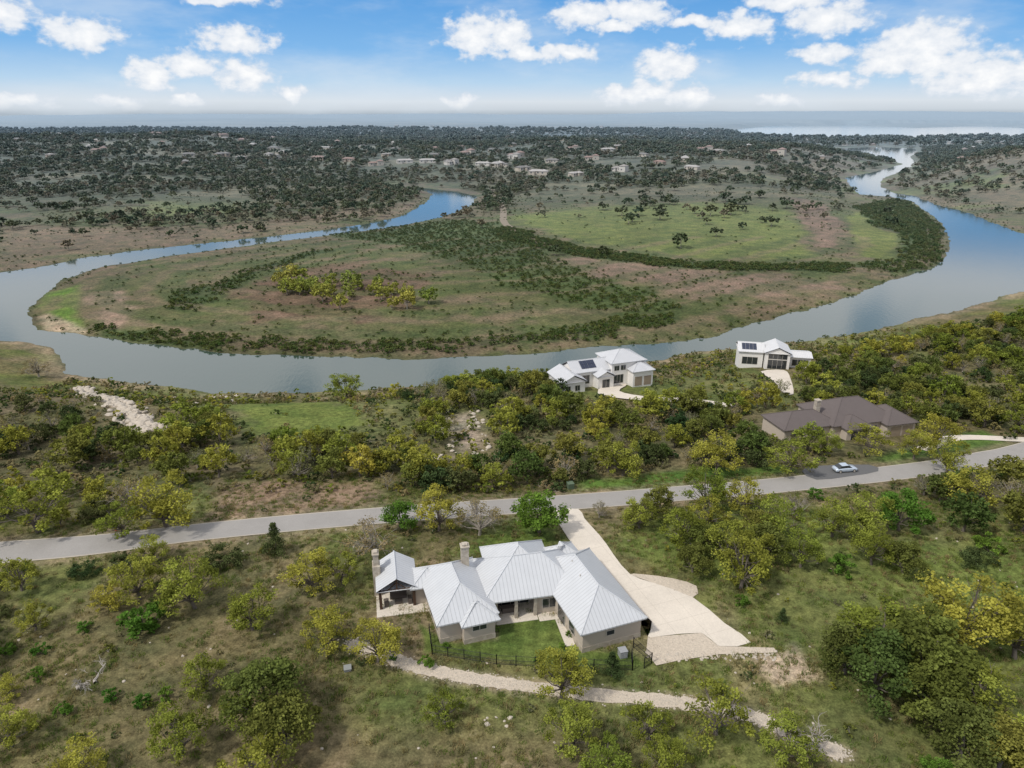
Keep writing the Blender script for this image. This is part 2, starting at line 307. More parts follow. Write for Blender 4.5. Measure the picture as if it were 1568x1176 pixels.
def roadmat(name,col,joints=False):
    m,nt,b=newmat(name);P=N(nt,'ShaderNodeNewGeometry').outputs['Position']
    n=noise(nt,.25,P,6,.65);n2=noise(nt,6.,P,3,.6)
    c=mixc(nt,n,(*[q*.8 for q in col],1),(*[q*1.16 for q in col],1));c=mixc(nt,.4,c,ramp(nt,n2,[(.3,.8),(.7,1.2)]),'MULTIPLY')
    if joints:
        rt=N(nt,'ShaderNodeMapping',i={'Vector':P,'Rotation':(0,0,-.35)}).outputs[0];s_=N(nt,'ShaderNodeSeparateXYZ',i={0:rt})
        j=M(nt,'MAXIMUM',M(nt,'LESS_THAN',M(nt,'FRACT',M(nt,'DIVIDE',s_.outputs[0],3.6)),.014),M(nt,'LESS_THAN',M(nt,'FRACT',M(nt,'DIVIDE',s_.outputs[1],3.6)),.014))
        c=mixc(nt,M(nt,'MULTIPLY',j,.4),c,(.3,.26,.2,1))
    nt.links.new(c,b.inputs['Base Color']);b.inputs['Roughness'].default_value=.9;return m
asph=roadmat('asphalt_chipseal',(.3,.285,.265));conc=roadmat('concrete_drive',(.62,.56,.475),True)
conc2=mat('concrete_kerb',(.42,.38,.32),.85,var=.1,vs=1)
dasph=mat('asphalt_dark',(.12,.12,.12),.9)
grav=mat('limestone_gravel',(.52,.45,.36),.95,var=.4,vs=5,bump=.6)
dirt=mat('dirt_track',(.22,.18,.13),.95,var=.2,vs=.3,haze=True)
strip('road',ROAD,5.6,asph)
strip('road_edging',ROAD,6.2,conc2,.05)
slab('driveway',DRIVE,conc,.09,2);slab('gravel_bed',GR1,grav,.08,1);slab('gravel_bed',GR2,grav,.08,2)
strip('gravel_path',PATH,1.7,grav,.05,10,5,.5)
slab('neighbour_driveway',D3,dasph,.08,2);slab('neighbour_driveway',DH1,conc,.3,3);slab('neighbour_driveway',DH2,conc,.3,3)
strip('neighbour_driveway',[(84,130),(96,138),(112,137),(122,139)],3.2,conc,.1)
strip('dirt_track',TRK,6,dirt,.25)
# ---------------------------------------------------------------- trees
bark=mat('bark',(.14,.12,.1),.95,var=.3,vs=6)
gbark=mat('bark_pale',(.3,.27,.23),.95,var=.2,vs=6)
L_Y=leafmat('leaves_spring_oak',(.205,.23,.045),(.34,.33,.07),trans=.38)
L_D=leafmat('leaves_live_oak',(.10,.13,.04),(.21,.21,.052))
L_G=leafmat('leaves_green',(.08,.17,.03),(.14,.22,.04))
L_J=leafmat('leaves_juniper',(.05,.078,.033),(.095,.11,.045),trans=.2)
L_S=leafmat('leaves_sparse',(.22,.2,.095),(.26,.22,.13))
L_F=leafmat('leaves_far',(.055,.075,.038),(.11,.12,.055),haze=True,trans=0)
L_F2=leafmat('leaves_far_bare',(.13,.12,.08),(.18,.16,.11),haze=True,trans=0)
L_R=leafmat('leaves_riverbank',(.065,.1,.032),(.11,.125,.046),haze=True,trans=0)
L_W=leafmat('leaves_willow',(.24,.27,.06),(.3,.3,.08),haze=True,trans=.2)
def tree(name,seed,leaf,bk,W=8.,Hh=6.5,tr=1.6,ncl=46,per=110,ls=.26,clr=.95,flat=.6,limbs=14,inner=.2,cone=False,tw=0,r0=.22,lvr=(.6,1.4)):
    r=np.random.default_rng(seed);cl=[]
    lob=r.uniform(0,6.28,3)
    while len(cl)<ncl:
        a=r.uniform(0,2*math.pi);q=math.sqrt(r.random())*(1+.18*math.sin(3*a+lob[0])+.13*math.sin(5*a+lob[1]))*.82
        if cone:
            z=r.uniform(.08,.98);R=q*(1-z)*W*.55+.1;cl.append((R*math.cos(a),R*math.sin(a),z*Hh,clr*(1.15-z*.6)));continue
        top=Hh*(1-.5*q*q)*(1-.15*math.sin(2*a+lob[2])*q);lo=tr+(Hh-tr)*.12*q
        t=r.random()**inner;z=lo+(top-lo)*t
        cl.append((q*W*.5*math.cos(a),q*W*.5*math.sin(a),min(z,top)-.3,clr*r.uniform(.5,1.2)))
    cl=np.array(cl);k=np.repeat(np.arange(ncl),per);n=len(k)
    d=r.normal(size=(n,3));d/=np.linalg.norm(d,axis=1)[:,None];d*=(r.random(n)**.45)[:,None];d[:,2]*=flat
    cc=cl[k,:3]+d*cl[k,3][:,None]
    nr=r.normal(size=(n,3));nr[:,2]=np.abs(nr[:,2])+.5;nr/=np.linalg.norm(nr,axis=1)[:,None]
    t1=np.cross(nr,r.normal(size=(n,3)));t1/=np.linalg.norm(t1,axis=1)[:,None];t2=np.cross(nr,t1)
    s=ls*r.uniform(.55,1.25,n)[:,None]
    v=np.stack([cc-t1*s*.6,cc-t2*s*.45+nr*s*.1,cc+t1*s*.6,cc+t2*s*.45-nr*s*.1],1).reshape(-1,3)
    clv=r.uniform(*lvr,ncl);lv=np.repeat(clv[k]*r.uniform(.8,1.2,n),4)
    fl=np.arange(4*n).reshape(-1,4)
    bb=B()
    if not cone:
        lean=r.uniform(-.3,.3,2);base=np.array([0,0,-.2]);fork=np.array([lean[0],lean[1],tr*.8])
        bb.tube([base,fork*.5,fork],[r0*1.3,r0,r0*.85],7)
        idx=r.permutation(ncl)[:limbs]
        for j in idx:
            e=cl[j,:3];mid=fork+(e-fork)*.5+np.array([r.uniform(-.4,.4),r.uniform(-.4,.4),.1*np.linalg.norm(e-fork)*r.uniform(-1,1)])
            bb.tube([fork,fork+(mid-fork)*.5+[0,0,.15],mid,e],[r0*.5,r0*.36,r0*.24,.02],5)
            for _ in range(tw):
                e2=mid+(e-mid)*r.uniform(.2,1)+r.normal(size=3)*.2;e3=e2+r.normal(size=3)*[.9,.9,.6]+[0,0,.4]
                bb.tube([mid+(e-mid)*.3,e2,e3],[.05,.03,.01],3)
    else: bb.tube([(0,0,-.1),(0,0,Hh*.6)],[.15,.04],5)
    bv=np.array(bb.v);q4=[f for f in bb.f if len(f)==4]
    return npmesh(name,np.concatenate([v,bv]),[fl,np.array(q4)+len(v)],[leaf,bk],np.concatenate([np.zeros(n),np.ones(len(q4))]),
        {'lv':np.concatenate([lv,np.ones(len(bv))])})
PR=dict(
Y=[tree('oak_y%d'%i,10+i,L_Y,bark,Hh=6.4+.35*i,ncl=30+5*i,per=88,limbs=20,inner=.75,tw=2,clr=.98,flat=.72,ls=.23) for i in range(6)],
D=[tree('oak_d%d'%i,20+i,L_D,bark,Hh=6.6+.4*i,ncl=64,per=95,ls=.26,inner=.5,flat=.75,clr=1.) for i in range(4)],
G=[tree('oak_g%d'%i,30+i,L_G,bark,Hh=7.,ncl=58,per=100,inner=.55,flat=.75) for i in range(2)],
S=[tree('oak_s%d'%i,40+i,L_S,gbark,Hh=6.2,ncl=40,per=34,ls=.2,limbs=30,tw=4,inner=.5) for i in range(2)],
B=[tree('bush%d'%i,50+i,L_J,bark,Hh=4.2,tr=.4,ncl=50,per=90,ls=.24,limbs=4,inner=.6) for i in range(2)],
J=[tree('juniper%d'%i,60+i,L_J,bark,W=7.,Hh=8.5,ncl=60,per=90,ls=.24,cone=True,clr=1.1) for i in range(2)],
U=[tree('shrub%d'%i,70+i,L_G,bark,Hh=5.,tr=.3,ncl=26,per=60,ls=.45,limbs=3,inner=.6) for i in range(2)])
NM=dict(Y='live_oak_tree',D='dense_live_oak_tree',G='green_oak_tree',S='bare_oak_tree',B='juniper_bush',J='juniper_tree',X='dead_tree')
dwood=mat('dead_wood',(.36,.33,.29),.9,var=.2)
def dead(seed):
    r=np.random.default_rng(seed);b=B()
    def br(p,d,l,rad,n):
        pp=[p];q=p
        for _ in range(3): d=d+r.normal(size=3)*.22;d/=np.linalg.norm(d);q=q+d*l/3;pp.append(q)
        b.tube(pp,[rad,rad*.85,rad*.7,rad*.5],6)
        if n:
            for _ in range(3): br(pp[r.integers(1,4)],d*.6+r.normal(size=3)*.6+[0,0,.55],l*.66,rad*.5,n-1)
    br(np.array([0,0,-.2]),np.array([0,0,1.]),3,.3,4)
    return b.mesh('dead_tree',[dwood])
for t,s in TR.items():
    for (x,y,w) in pts(s):
        if t=='X': ob('dead_tree',dead(8),loc=(x,y,tz(x,y)),rot=(0,0,1.),sc=(.9,.9,.9));continue
        x+=random.uniform(-.4,.4);y+=random.uniform(-.4,.4)
        w=min(w,12)*random.uniform(.92,1.12);k=w/8.*(.97 if t!='J' else 1.15);zs=k*(random.uniform(.85,1.05) if w<9 else .86)
        ob(NM[t],random.choice(PR[t]),loc=(x,y,tz(x,y)-.05),rot=(0,0,random.uniform(0,6.28)),sc=(k,k,zs))
ob('fallen_branches',dead(12),loc=(-48.5,61.5,.2),rot=(1.45,.1,.6),sc=(.8,.8,.6));ob('fallen_branches',dead(14),loc=(-47,62.3,.2),rot=(1.4,.1,3.6),sc=(.7,.7,.6))
for (x,y,w) in BU:
    k=w/8.*1.1;ob('shrub',random.choice(PR['U']),loc=(x,y,tz(x,y)),rot=(0,0,random.uniform(0,6.28)),sc=(k,k,k*1.1))
# ---------------------------------------------------------------- instanced masses
def proto_coll(name,meshes):
    cl=bpy.data.collections.new(name)
    for i,me in enumerate(meshes):
        cl.objects.link(bpy.data.objects.new('%s_%02d'%(name,i),me))
    return cl
def scatter(name,x,y,sc,cl,n,zoff=0.,tilt=0.):
    x=np.asarray(x,float);y=np.asarray(y,float);z=terrain(x,y)[0]+zoff;k=len(x)
    me=bpy.data.meshes.new(name);me.vertices.add(k);me.vertices.foreach_set('co',np.stack([x,y,z],-1).astype(np.float32).ravel())
    a=me.attributes.new('sc','FLOAT','POINT');a.data.foreach_set('value',np.asarray(sc,np.float32))
    a=me.attributes.new('rt','FLOAT_VECTOR','POINT');r=np.stack([rng.normal(size=k)*tilt,rng.normal(size=k)*tilt,rng.uniform(0,6.28,k)],-1);a.data.foreach_set('vector',r.astype(np.float32).ravel())
    a=me.attributes.new('pi','INT','POINT');a.data.foreach_set('value',rng.integers(0,n,k).astype(np.int32))
    o=ob(name,me);g=bpy.data.node_groups.new(name,'GeometryNodeTree')
    g.interface.new_socket('Geometry',in_out='INPUT',socket_type='NodeSocketGeometry');g.interface.new_socket('Geometry',in_out='OUTPUT',socket_type='NodeSocketGeometry')
    gi=g.nodes.new('NodeGroupInput');go=g.nodes.new('NodeGroupOutput')
    ci=g.nodes.new('GeometryNodeCollectionInfo');ci.inputs['Collection'].default_value=cl;ci.inputs['Separate Children'].default_value=True;ci.inputs['Reset Children'].default_value=True
    ip=g.nodes.new('GeometryNodeInstanceOnPoints');ip.inputs['Pick Instance'].default_value=True
    def na(nm,t):
        q=g.nodes.new('GeometryNodeInputNamedAttribute');q.data_type=t;q.inputs['Name'].default_value=nm;return q.outputs[0]
    l=g.links.new;l(gi.outputs[0],ip.inputs['Points']);l(ci.outputs[0],ip.inputs['Instance']);l(na('pi','INT'),ip.inputs['Instance Index'])
    l(na('rt','FLOAT_VECTOR'),ip.inputs['Rotation']);l(na('sc','FLOAT'),ip.inputs['Scale']);l(ip.outputs[0],go.inputs[0])
    md=o.modifiers.new('instances','NODES');md.node_group=g;return o
def jgrid(x0,x1,y0,y1,s,j=.5):
    X,Y=np.meshgrid(np.arange(x0,x1,s),np.arange(y0,y1,s));X=X.ravel()+rng.uniform(-j,j,X.size)*s;Y=Y.ravel()+rng.uniform(-j,j,Y.size)*s;return X,Y
mw=lambda nm,sd_,lf,bk,**k: tree(nm,sd_,lf,bk,**{**dict(per=36,ls=.42,limbs=8,ncl=44,inner=.6,flat=.75,Hh=7.),**k})
CY=proto_coll('woodY',[mw('wy%d'%i,80+i,L_Y,bark) for i in range(3)])
CD=proto_coll('woodD',[mw('wd%d'%i,84+i,L_D,bark,ncl=56) for i in range(3)])
CJ=proto_coll('woodJ',[mw('wj%d'%i,88+i,L_J,bark,ncl=52,Hh=6,tr=.5) for i in range(3)])
CSb=proto_coll('woodS',[mw('ws%d'%i,92+i,L_S,gbark,per=18,ls=.3,limbs=22,tw=2) for i in range(3)])
X,Y=jgrid(-170,310,108,330,3.9)
hh,dd,nn_=terrain(X,Y)
ok=inpoly(X,Y,WOOD,6)&(dd>4)&nn_
rdw=sd(X,Y,ROAD,False);ok&=rdw>7
for p,m_ in ((LAW2,0),(LAW3,0),(LAW4,2),(CLR,1),(DH1,3),(DH2,3),(D3,3)): ok&=~inpoly(X,Y,p,m_)
ok&=~((inpoly(X,Y+6,LAW4,0)&(rng.random(len(X))<.8))|inpoly(X,Y+4,CLR,0))
ok&=~((sd(X,Y,ROCK,False)<4.5)|((sd(X,Y+7,ROCK,False)<6)&(rng.random(len(X))<.75)))
for (hx,hy,hr) in ((24,183,15),(80,208,14),(72,144,18)): ok&=((X-hx)**2+(Y-hy)**2)>hr**2
ok&=~((X>14)&(X<64)&(Y>155)&(Y<182)&(np.abs(Y-(150+X*.5))<12)&(rng.random(len(X))<.8))
ok&=~((np.hypot(X+100,Y-168)<26)&(rng.random(len(X))<.5))
dens=fbm(X,Y,22);left=X<-22
ok&=(rng.random(len(X))<np.where(left,ss((dens-.36)*5)*.66,ss((dens-.27)*4.5)*.9))
ok&=~(inpoly(X,Y,OUTC,3)&(rng.random(len(X))<.8))
ok&=~((Y>205)&(X<-40)&(rng.random(len(X))<.5))
ok&=~((X>90)&(Y>165)&(rng.random(len(X))<.3))
X,Y=X[ok],Y[ok];u=rng.random(len(X))+(fbm(X,Y,30)-.5)*.8
core=((X>-14)&(X<50))|(X>85)
tj=np.where(core,.38,.22);tS=np.where(core,.52,.6);tD=np.where(core,.8,.76)
k1=u<tj;k2=(u>=tj)&(u<tS);k3=(u>=tS)&(u<tD);k4=u>=tD
for nm,k,cl,s0,s1 in (('juniper_thicket',k1,CJ,.3,.85),('bare_scrub_woodland',k2,CSb,.4,.8),('live_oak_woodland',k3,CD,.4,1.),('spring_oak_woodland',k4,CY,.4,1.05)):
    scatter(nm,X[k],Y[k],rng.uniform(s0,s1,k.sum()),cl,3)
X,Y=jgrid(-140,-60,60,108,5);k=(sd(X,Y,ROAD,False)>7)&(rng.random(len(X))<.4);scatter('spring_oak_woodland',X[k],Y[k],rng.uniform(.5,1,k.sum()),CY,3)
X,Y=jgrid(60,150,45,130,6);k=(sd(X,Y,ROAD,False)>7)&(rng.random(len(X))<.35)&(X>64+np.abs(Y-85)*.35)&(np.abs(X/Y-.53)>.03);scatter('live_oak_woodland',X[k],Y[k],rng.uniform(.6,1.1,k.sum()),CD,3)
# undergrowth
X,Y=jgrid(-150,250,44,290,2.3);hh,dd,nn_=terrain(X,Y)
ok=nn_&(dd>1.5)&(np.abs(X)<Y*.85)&(sd(X,Y,ROAD,False)>4.5)&(rng.random(len(X))<np.where(Y>108,.6,.05+.25*ss((fbm(X,Y,9)-.48)*8)))
for p in (DRIVE,GR1,GR2,LAWN,LAW2,LAW3,DH1,DH2,D3): ok&=~inpoly(X,Y,p,1)
ok&=~(inpoly(X,Y,LAW4,0)&(rng.random(len(X))<.9));ok&=sd(X,Y,ROCK,False)>2.5
ok&=sd(X,Y,PATH,False)>2;ok&=~inpoly(X,Y,[(-17,71),(17,65),(20,80),(14,90),(-12,86),(-19,79)],1)
for (hx,hy,hr) in ((24,183,14),(80,208,12),(72,144,17)): ok&=((X-hx)**2+(Y-hy)**2)>hr**2
CU=proto_coll('brush',[tree('br%d'%i,100+i,[L_D,L_S,L_J,L_Y,L_S][i],gbark,Hh=5,tr=.3,ncl=14,per=26,ls=.8,limbs=3,inner=.6) for i in range(5)])
scatter('undergrowth',X[ok],Y[ok],rng.uniform(.08,.27,ok.sum())*np.where(Y[ok]>108,1.4,.8),CU,5)
def tuft(seed,m):
    r=np.random.default_rng(seed);n=26;a=r.uniform(0,6.28,n);p=np.stack([r.normal(size=n)*.18,r.normal(size=n)*.18,np.zeros(n)],-1)
    t=p+np.stack([np.cos(a)*.15,np.sin(a)*.15,r.uniform(.12,.36,n)],-1);w=np.stack([-np.sin(a),np.cos(a),0*a],-1)*.03
    v=np.stack([p-w,p+w,t],1).reshape(-1,3);return npmesh('tuft',v,np.arange(3*n).reshape(-1,3),[m],attr={'lv':np.repeat(r.uniform(.7,1.3,n),3)})
L_g1=leafmat('grass_dry',(.28,.23,.13),(.2,.18,.08));L_g2=leafmat('grass_green',(.12,.16,.04),(.15,.19,.045))
CT=proto_coll('tufts',[tuft(1,L_g1),tuft(2,L_g2),tuft(3,L_g1),tuft(4,L_g2)])
X=rng.uniform(-80,90,26000);Y=43+75*rng.random(26000)**1.2
ok=(sd(X,Y,ROAD,False)>3.6)&(rng.random(len(X))<.2+.8*ss((fbm(X,Y,6)-.35)*5))
for p in (DRIVE,GR1,GR2,LAWN): ok&=~inpoly(X,Y,p,.2)
ok&=sd(X,Y,PATH,False)>1.2
scatter('dry_grass',X[ok],Y[ok],rng.uniform(.6,1.5,ok.sum()),CT,4)
CR=proto_coll('riverbrush',[tree('rb%d'%i,110+i,L_R,gbark,Hh=4.5,tr=.3,ncl=16,per=14,ls=1.,limbs=2,inner=.6) for i in range(3)])
xs=[];ys=[];sz=[]
for k,s,pr,s0,s1 in (('dk1',3.4,.95,.3,.65),('dk2',2.9,.7,.16,.42),('dk3',2.3,.95,.22,.45),('dk4',2.4,.95,.3,.5),('dk5',2.8,.8,.2,.42),('br3',6,.4,.2,.35),('br1',8,.25,.12,.3),('grn1',14,.25,.15,.35)):
    p=np.array(Z[k]);X,Y=jgrid(p[:,0].min(),p[:,0].max(),p[:,1].min(),p[:,1].max(),s)
    ok=(sd(X,Y,Z[k])+(fbm(X,Y,16)-.5)*18<0)&(terrain(X,Y)[1]>1.5)&(rng.random(len(X))<pr*ss((fbm(X,Y,12)-.2)*4));xs.append(X[ok]);ys.append(Y[ok]);sz.append(rng.uniform(s0,s1,ok.sum()))
X,Y=jgrid(-420,480,225,800,5.);hh,dd,nn_=terrain(X,Y);st=ss((np.sin(dd*.19+4*fbm(X,Y,60))-.4)*4)*(Y<520)
ok=(~nn_)&(dd>1.)&(rng.random(len(X))<np.where(dd<9,.8,.5*ss((fbm(X,Y,40)-.47)*8)+.02+.4*st))
for k in ('grn1','grn2','tip'): ok&=~inpoly(X,Y,Z[k],0)
xs.append(X[ok]);ys.append(Y[ok]);sz.append(rng.uniform(.1,.3,ok.sum()))
scatter('riverbank_brush',np.concatenate(xs),np.concatenate(ys),np.concatenate(sz),CR,3)
FT=lambda i,l:tree('ft%d'%i,120+i,l,gbark,W=9,Hh=7,ncl=26,per=12,ls=1.2,limbs=3,inner=.4)
CF=proto_coll('fartree',[FT(i,L_F) for i in range(4)]);CF2=proto_coll('fartreebare',[FT(i+4,L_F2) for i in range(3)])
CW=proto_coll('willow',[tree('wl%d'%i,130+i,L_W,gbark,Hh=7.5,ncl=30,per=30,ls=.6,limbs=8,inner=.7,flat=.8,clr=1.1) for i in range(3)])
X,Y=jgrid(-140,-20,295,400,8.5);ok=inpoly(X,Y,Z['wil'],0)&(rng.random(len(X))<.62);scatter('willow_grove',X[ok],Y[ok],rng.uniform(.8,1.35,ok.sum()),CW,3)
X,Y=jgrid(80,230,540,730,19);ok=inpoly(X,Y,Z['oaks'],10)&(rng.random(len(X))<.5);X=np.r_[X[ok],rng.uniform(20,250,12)];Y=np.r_[Y[ok],rng.uniform(440,720,12)]
scatter('meadow_oaks',X,Y,rng.uniform(.8,1.6,len(X)),CF,4)
def farw(x0,x1,y0,y1,s,s0,s1,dn=.85):
    X,Y=jgrid(x0,x1,y0,y1,s);k=(np.abs(X)<Y*.85+60);X,Y=X[k],Y[k];hh,dd,nn_=terrain(X,Y)
    f=fbm(X,Y*1.4,80);pr=ss((Y-560-120*(vn(X,Y,160)-.3))/160)*ss((f-.3)*5.5)
    pr=np.where((X>0)&(X<430)&(Y<820),pr*.12,pr);pr=np.where(inpoly(X,Y,Z['grnl'],0)|inpoly(X,Y,Z['brl'],0),.05,pr)
    pr=np.maximum(pr,.85*ss((f-.42)*8)*(X<-150)*(Y>480)*(Y<760)*~inpoly(X,Y,Z['grnl'],0)*~inpoly(X,Y,Z['brl'],-10))
    pr=np.maximum(pr,(X<-100)*(X>-330)*(Y>600)*(Y<900)*.7*(sd(X,Y,Z['grnl'])>15)*(dd<260))
    hl=np.exp(-.5*(((X-680)/200)**2+((Y-930)/260)**2));pr=pr*np.where(hl>.3,.5,1)
    ok=(~nn_)&(dd>12)&(rng.random(len(X))<pr*dn)
    for hx,hy in FAR: ok&=(np.hypot(X-hx,(Y-hy)*.4+5)>15)
    return X[ok],Y[ok],rng.uniform(s0,s1,ok.sum())
A=[np.concatenate(q) for q in zip(farw(-800,900,450,1100,9,.5,1.25),farw(-1600,1500,1100,2000,12,.8,1.6,.9),farw(-2900,2900,2000,3800,27,1.4,2.8,.85))]
k=rng.random(len(A[0]))<.2+.5*ss((fbm(A[0],A[1],120)-.45)*6)*(A[1]<1200)
scatter('far_woodland',A[0][~k],A[1][~k],A[2][~k],CF,4);scatter('far_bare_woodland',A[0][k],A[1][k],A[2][k]*.9,CF2,3)
# rocks
lime=mat('limestone',(.45,.4,.33),.9,var=.3,vs=2,bump=.3)
def rock(seed):
    bm=bmesh.new();bmesh.ops.create_icosphere(bm,subdivisions=2,radius=.5);r=np.random.default_rng(seed);a=r.normal(size=(5,3))
    for v in bm.verts:
        s=1+.25*math.sin(v.co.dot(Vector(a[0]))*5)+.15*math.sin(v.co.dot(Vector(a[1]))*9);v.co*=s;v.co.z*=.6
    me=bpy.data.meshes.new('rock');bm.to_mesh(me);bm.free();me.materials.append(lime);return me
CK=proto_coll('rocks',[rock(i) for i in range(4)])
pp=np.array(catmull(PATH,12));i=rng.integers(0,len(pp),8000);X=pp[i,0]+rng.normal(size=8000)*.45;Y=pp[i,1]+rng.normal(size=8000)*.45
scatter('limestone_path_rocks',X,Y,rng.uniform(.06,.24,8000),CK,4,tilt=.4)
rp=np.array(catmull(ROCK,20));i=rng.integers(0,len(rp),420);X=rp[i,0]+rng.normal(size=420)*1.7;Y=rp[i,1]+rng.normal(size=420)*1.7
X=np.r_[X,rng.uniform(-16,-4,45),rng.uniform(-85,95,260),rng.uniform(16,32,160),rng.uniform(-3,0,9),rng.uniform(-120,-80,40)];Y=np.r_[Y,rng.uniform(125,158,45),rng.uniform(44,98,260),66.6+rng.normal(size=160)*.4,rng.uniform(56,57.5,9),rng.uniform(170,215,40)]
S_=np.r_[rng.uniform(.6,2.6,420),rng.uniform(.4,1.5,45),rng.uniform(.12,.4,260),rng.uniform(.15,.45,160),rng.uniform(.3,.6,9),rng.uniform(.5,1.8,40)]
k=np.ones(len(X),bool)
for p in (DRIVE,LAWN): k&=~inpoly(X,Y,p,0)
k&=~inpoly(X,Y,[(-17,71),(17,65.5),(20,80),(14,90),(-12,86),(-19,79)],0)|(Y<67.8)
k&=sd(X,Y,ROAD,False)>4
scatter('limestone_boulders',X[k],Y[k],S_[k],CK,4,tilt=.3)
X=rng.uniform(15,32,2600);Y=rng.uniform(64,83,2600);k=inpoly(X,Y,GR1,-.1)|inpoly(X,Y,GR2,-.1);scatter('gravel_stones',X[k],Y[k],rng.uniform(.06,.2,k.sum()),CK,4,zoff=.06,tilt=.4)
# ---------------------------------------------------------------- buildings
def roofmat(name,col,seam,dark=.62,rough=.4,metal=.0):
    m,nt,b=newmat(name);uv=N(nt,'ShaderNodeUVMap',uv_map='UVMap').outputs[0]
    x=N(nt,'ShaderNodeSeparateXYZ',i={0:uv}).outputs[0]
    f=M(nt,'FRACT',M(nt,'DIVIDE',x,seam));l=M(nt,'LESS_THAN',f,.13)
    n=noise(nt,.6,N(nt,'ShaderNodeTexCoord').outputs['Object'],4)
    c=mixc(nt,n,(*[q*.88 for q in col],1),(*[min(1,q*1.08) for q in col],1));c=mixc(nt,l,c,(*[q*dark for q in col],1))
    nt.links.new(c,b.inputs['Base Color']);b.inputs['Roughness'].default_value=rough;b.inputs['Metallic'].default_value=metal
    nt.links.new(N(nt,'ShaderNodeBump',i={'Strength':.5,'Distance':.04,'Height':l}).outputs[0],b.inputs['Normal']);return m
def stonemat(name,c1,c2):
    m,nt,b=newmat(name);P=N(nt,'ShaderNodeTexCoord').outputs['Object']
    br=N(nt,'ShaderNodeTexVoronoi',i={'Vector':P,'Scale':2.6});n=noise(nt,3.,P)
    c=mixc(nt,N(nt,'ShaderNodeSeparateColor',i={0:br.outputs['Color']}).outputs[0],(*c1,1),(*c2,1));c=mixc(nt,M(nt,'MULTIPLY',n,.3),c,(.2,.17,.13,1))
    nt.links.new(c,b.inputs['Base Color']);b.inputs['Roughness'].default_value=.9;return m
class Roofs:
    def __init__(s): s.f=[];s.caps=[]
    def face(s,p):
        p=[Vector(q) for q in p];u=(p[1]-p[0]).normalized();n=(p[1]-p[0]).cross(p[-1]-p[0]).normalized();w=n.cross(u)
        s.f.append((p,[((q-p[0]).dot(u)+p[0].dot(u),(q-p[0]).dot(w)) for q in p]))
    def block(s,x0,x1,y0,y1,z,pitch=.68,axis='x',kind='hip',th=.18):
        hx=(x1-x0)/2;hy=(y1-y0)/2;cx=(x0+x1)/2;cy=(y0+y1)/2
        if axis=='x':
            zr=z+hy*pitch;i=hy if kind=='hip' else 0;r0=(x0+i,cy,zr);r1=(x1-i,cy,zr)
        else:
            zr=z+hx*pitch;i=hx if kind=='hip' else 0;r0=(cx,y0+i,zr);r1=(cx,y1-i,zr)
        a,b,c,d=(x0,y0,z),(x1,y0,z),(x1,y1,z),(x0,y1,z)
        if axis=='x':
            s.face([a,b,r1,r0]);s.face([c,d,r0,r1])
            if kind=='hip': s.face([b,c,r1]);s.face([d,a,r0])
        else:
            s.face([b,c,r1,r0]);s.face([d,a,r0,r1])
            if kind=='hip': s.face([a,b,r0]);s.face([c,d,r1])
        s.caps.append((r0,r1))
        if kind=='hip':
            for e,t in ((a,r0),(c,r1),(b,r1 if axis=='x' else r0),(d,r0 if axis=='x' else r1)): s.caps.append((e,t))
        for p,q in ((a,b),(b,c),(c,d),(d,a)):
            if kind=='gable' and ((axis=='x')==(abs(p[0]-q[0])<1e-6)): continue
            s.face([(p[0],p[1],z-th),(q[0],q[1],z-th),(q[0],q[1],z-.001),(p[0],p[1],z-.001)])
        s.face([(x0+.05,y1-.05,z-th+.01),(x1-.05,y1-.05,z-th+.01),(x1-.05,y0+.05,z-th+.01),(x0+.05,y0+.05,z-th+.01)])
        return zr
    def mesh(s,name,m,cap=True):
        v=[];f=[];uv=[]
        for p,u in s.f: f.append(tuple(range(len(v),len(v)+len(p))));v+=[tuple(q) for q in p];uv+=u
        if cap:
            b=B()
            for p,q in s.caps: b.tube([(p[0],p[1],p[2]+.02),(q[0],q[1],q[2]+.02)],[.09,.09],5)
            o=len(v);v+=b.v;f+=[tuple(i+o for i in g) for g in b.f];uv+=[(.25,0)]*sum(len(g) for g in b.f)
        me=bpy.data.meshes.new(name);me.from_pydata(v,[],f);l=me.uv_layers.new(name='UVMap')
        l.data.foreach_set('uv',[c for q in uv for c in q]);me.materials.append(m);return me
def empty(name,loc,rz):
    o=bpy.data.objects.new(name,None);o.location=loc;o.rotation_euler=(0,0,rz);COL.objects.link(o);return o
def child(par,name,me,pivot=None,ang=0.):
    o=ob(name,me,parent=par)
    if pivot:
        a=math.radians(ang);px,py=pivot;o.rotation_euler[2]=a
        o.location=(px-(px*math.cos(a)-py*math.sin(a)),py-(px*math.sin(a)+py*math.cos(a)),0)
    return o
stucco=mat('stucco_beige',(.46,.4,.335),.9,var=.06,vs=2);white=mat('stucco_white',(.72,.7,.67),.9,var=.05)
stone=stonemat('limestone_veneer',(.5,.45,.37),(.36,.31,.25));glass=mat('window_glass',(.03,.035,.04),.08,spec=.8);trim=mat('trim_taupe',(.5,.47,.42),.7,var=.03)
wood=mat('dark_timber',(.07,.04,.025),.7);black=mat('black_metal',(.015,.015,.017),.5)
metalr=roofmat('standing_seam_metal',(.52,.535,.55),.5,.72)
def gable_wall(b,x0,x1,y,z,zr,m=0,t=.15):
    cx=(x0+x1)/2;b.add([(x0,y,z),(x1,y,z),(cx,y,zr),(x0,y+t,z),(x1,y+t,z),(cx,y+t,zr)],[(0,1,2),(5,4,3),(0,2,5,3),(1,4,5,2)],m)
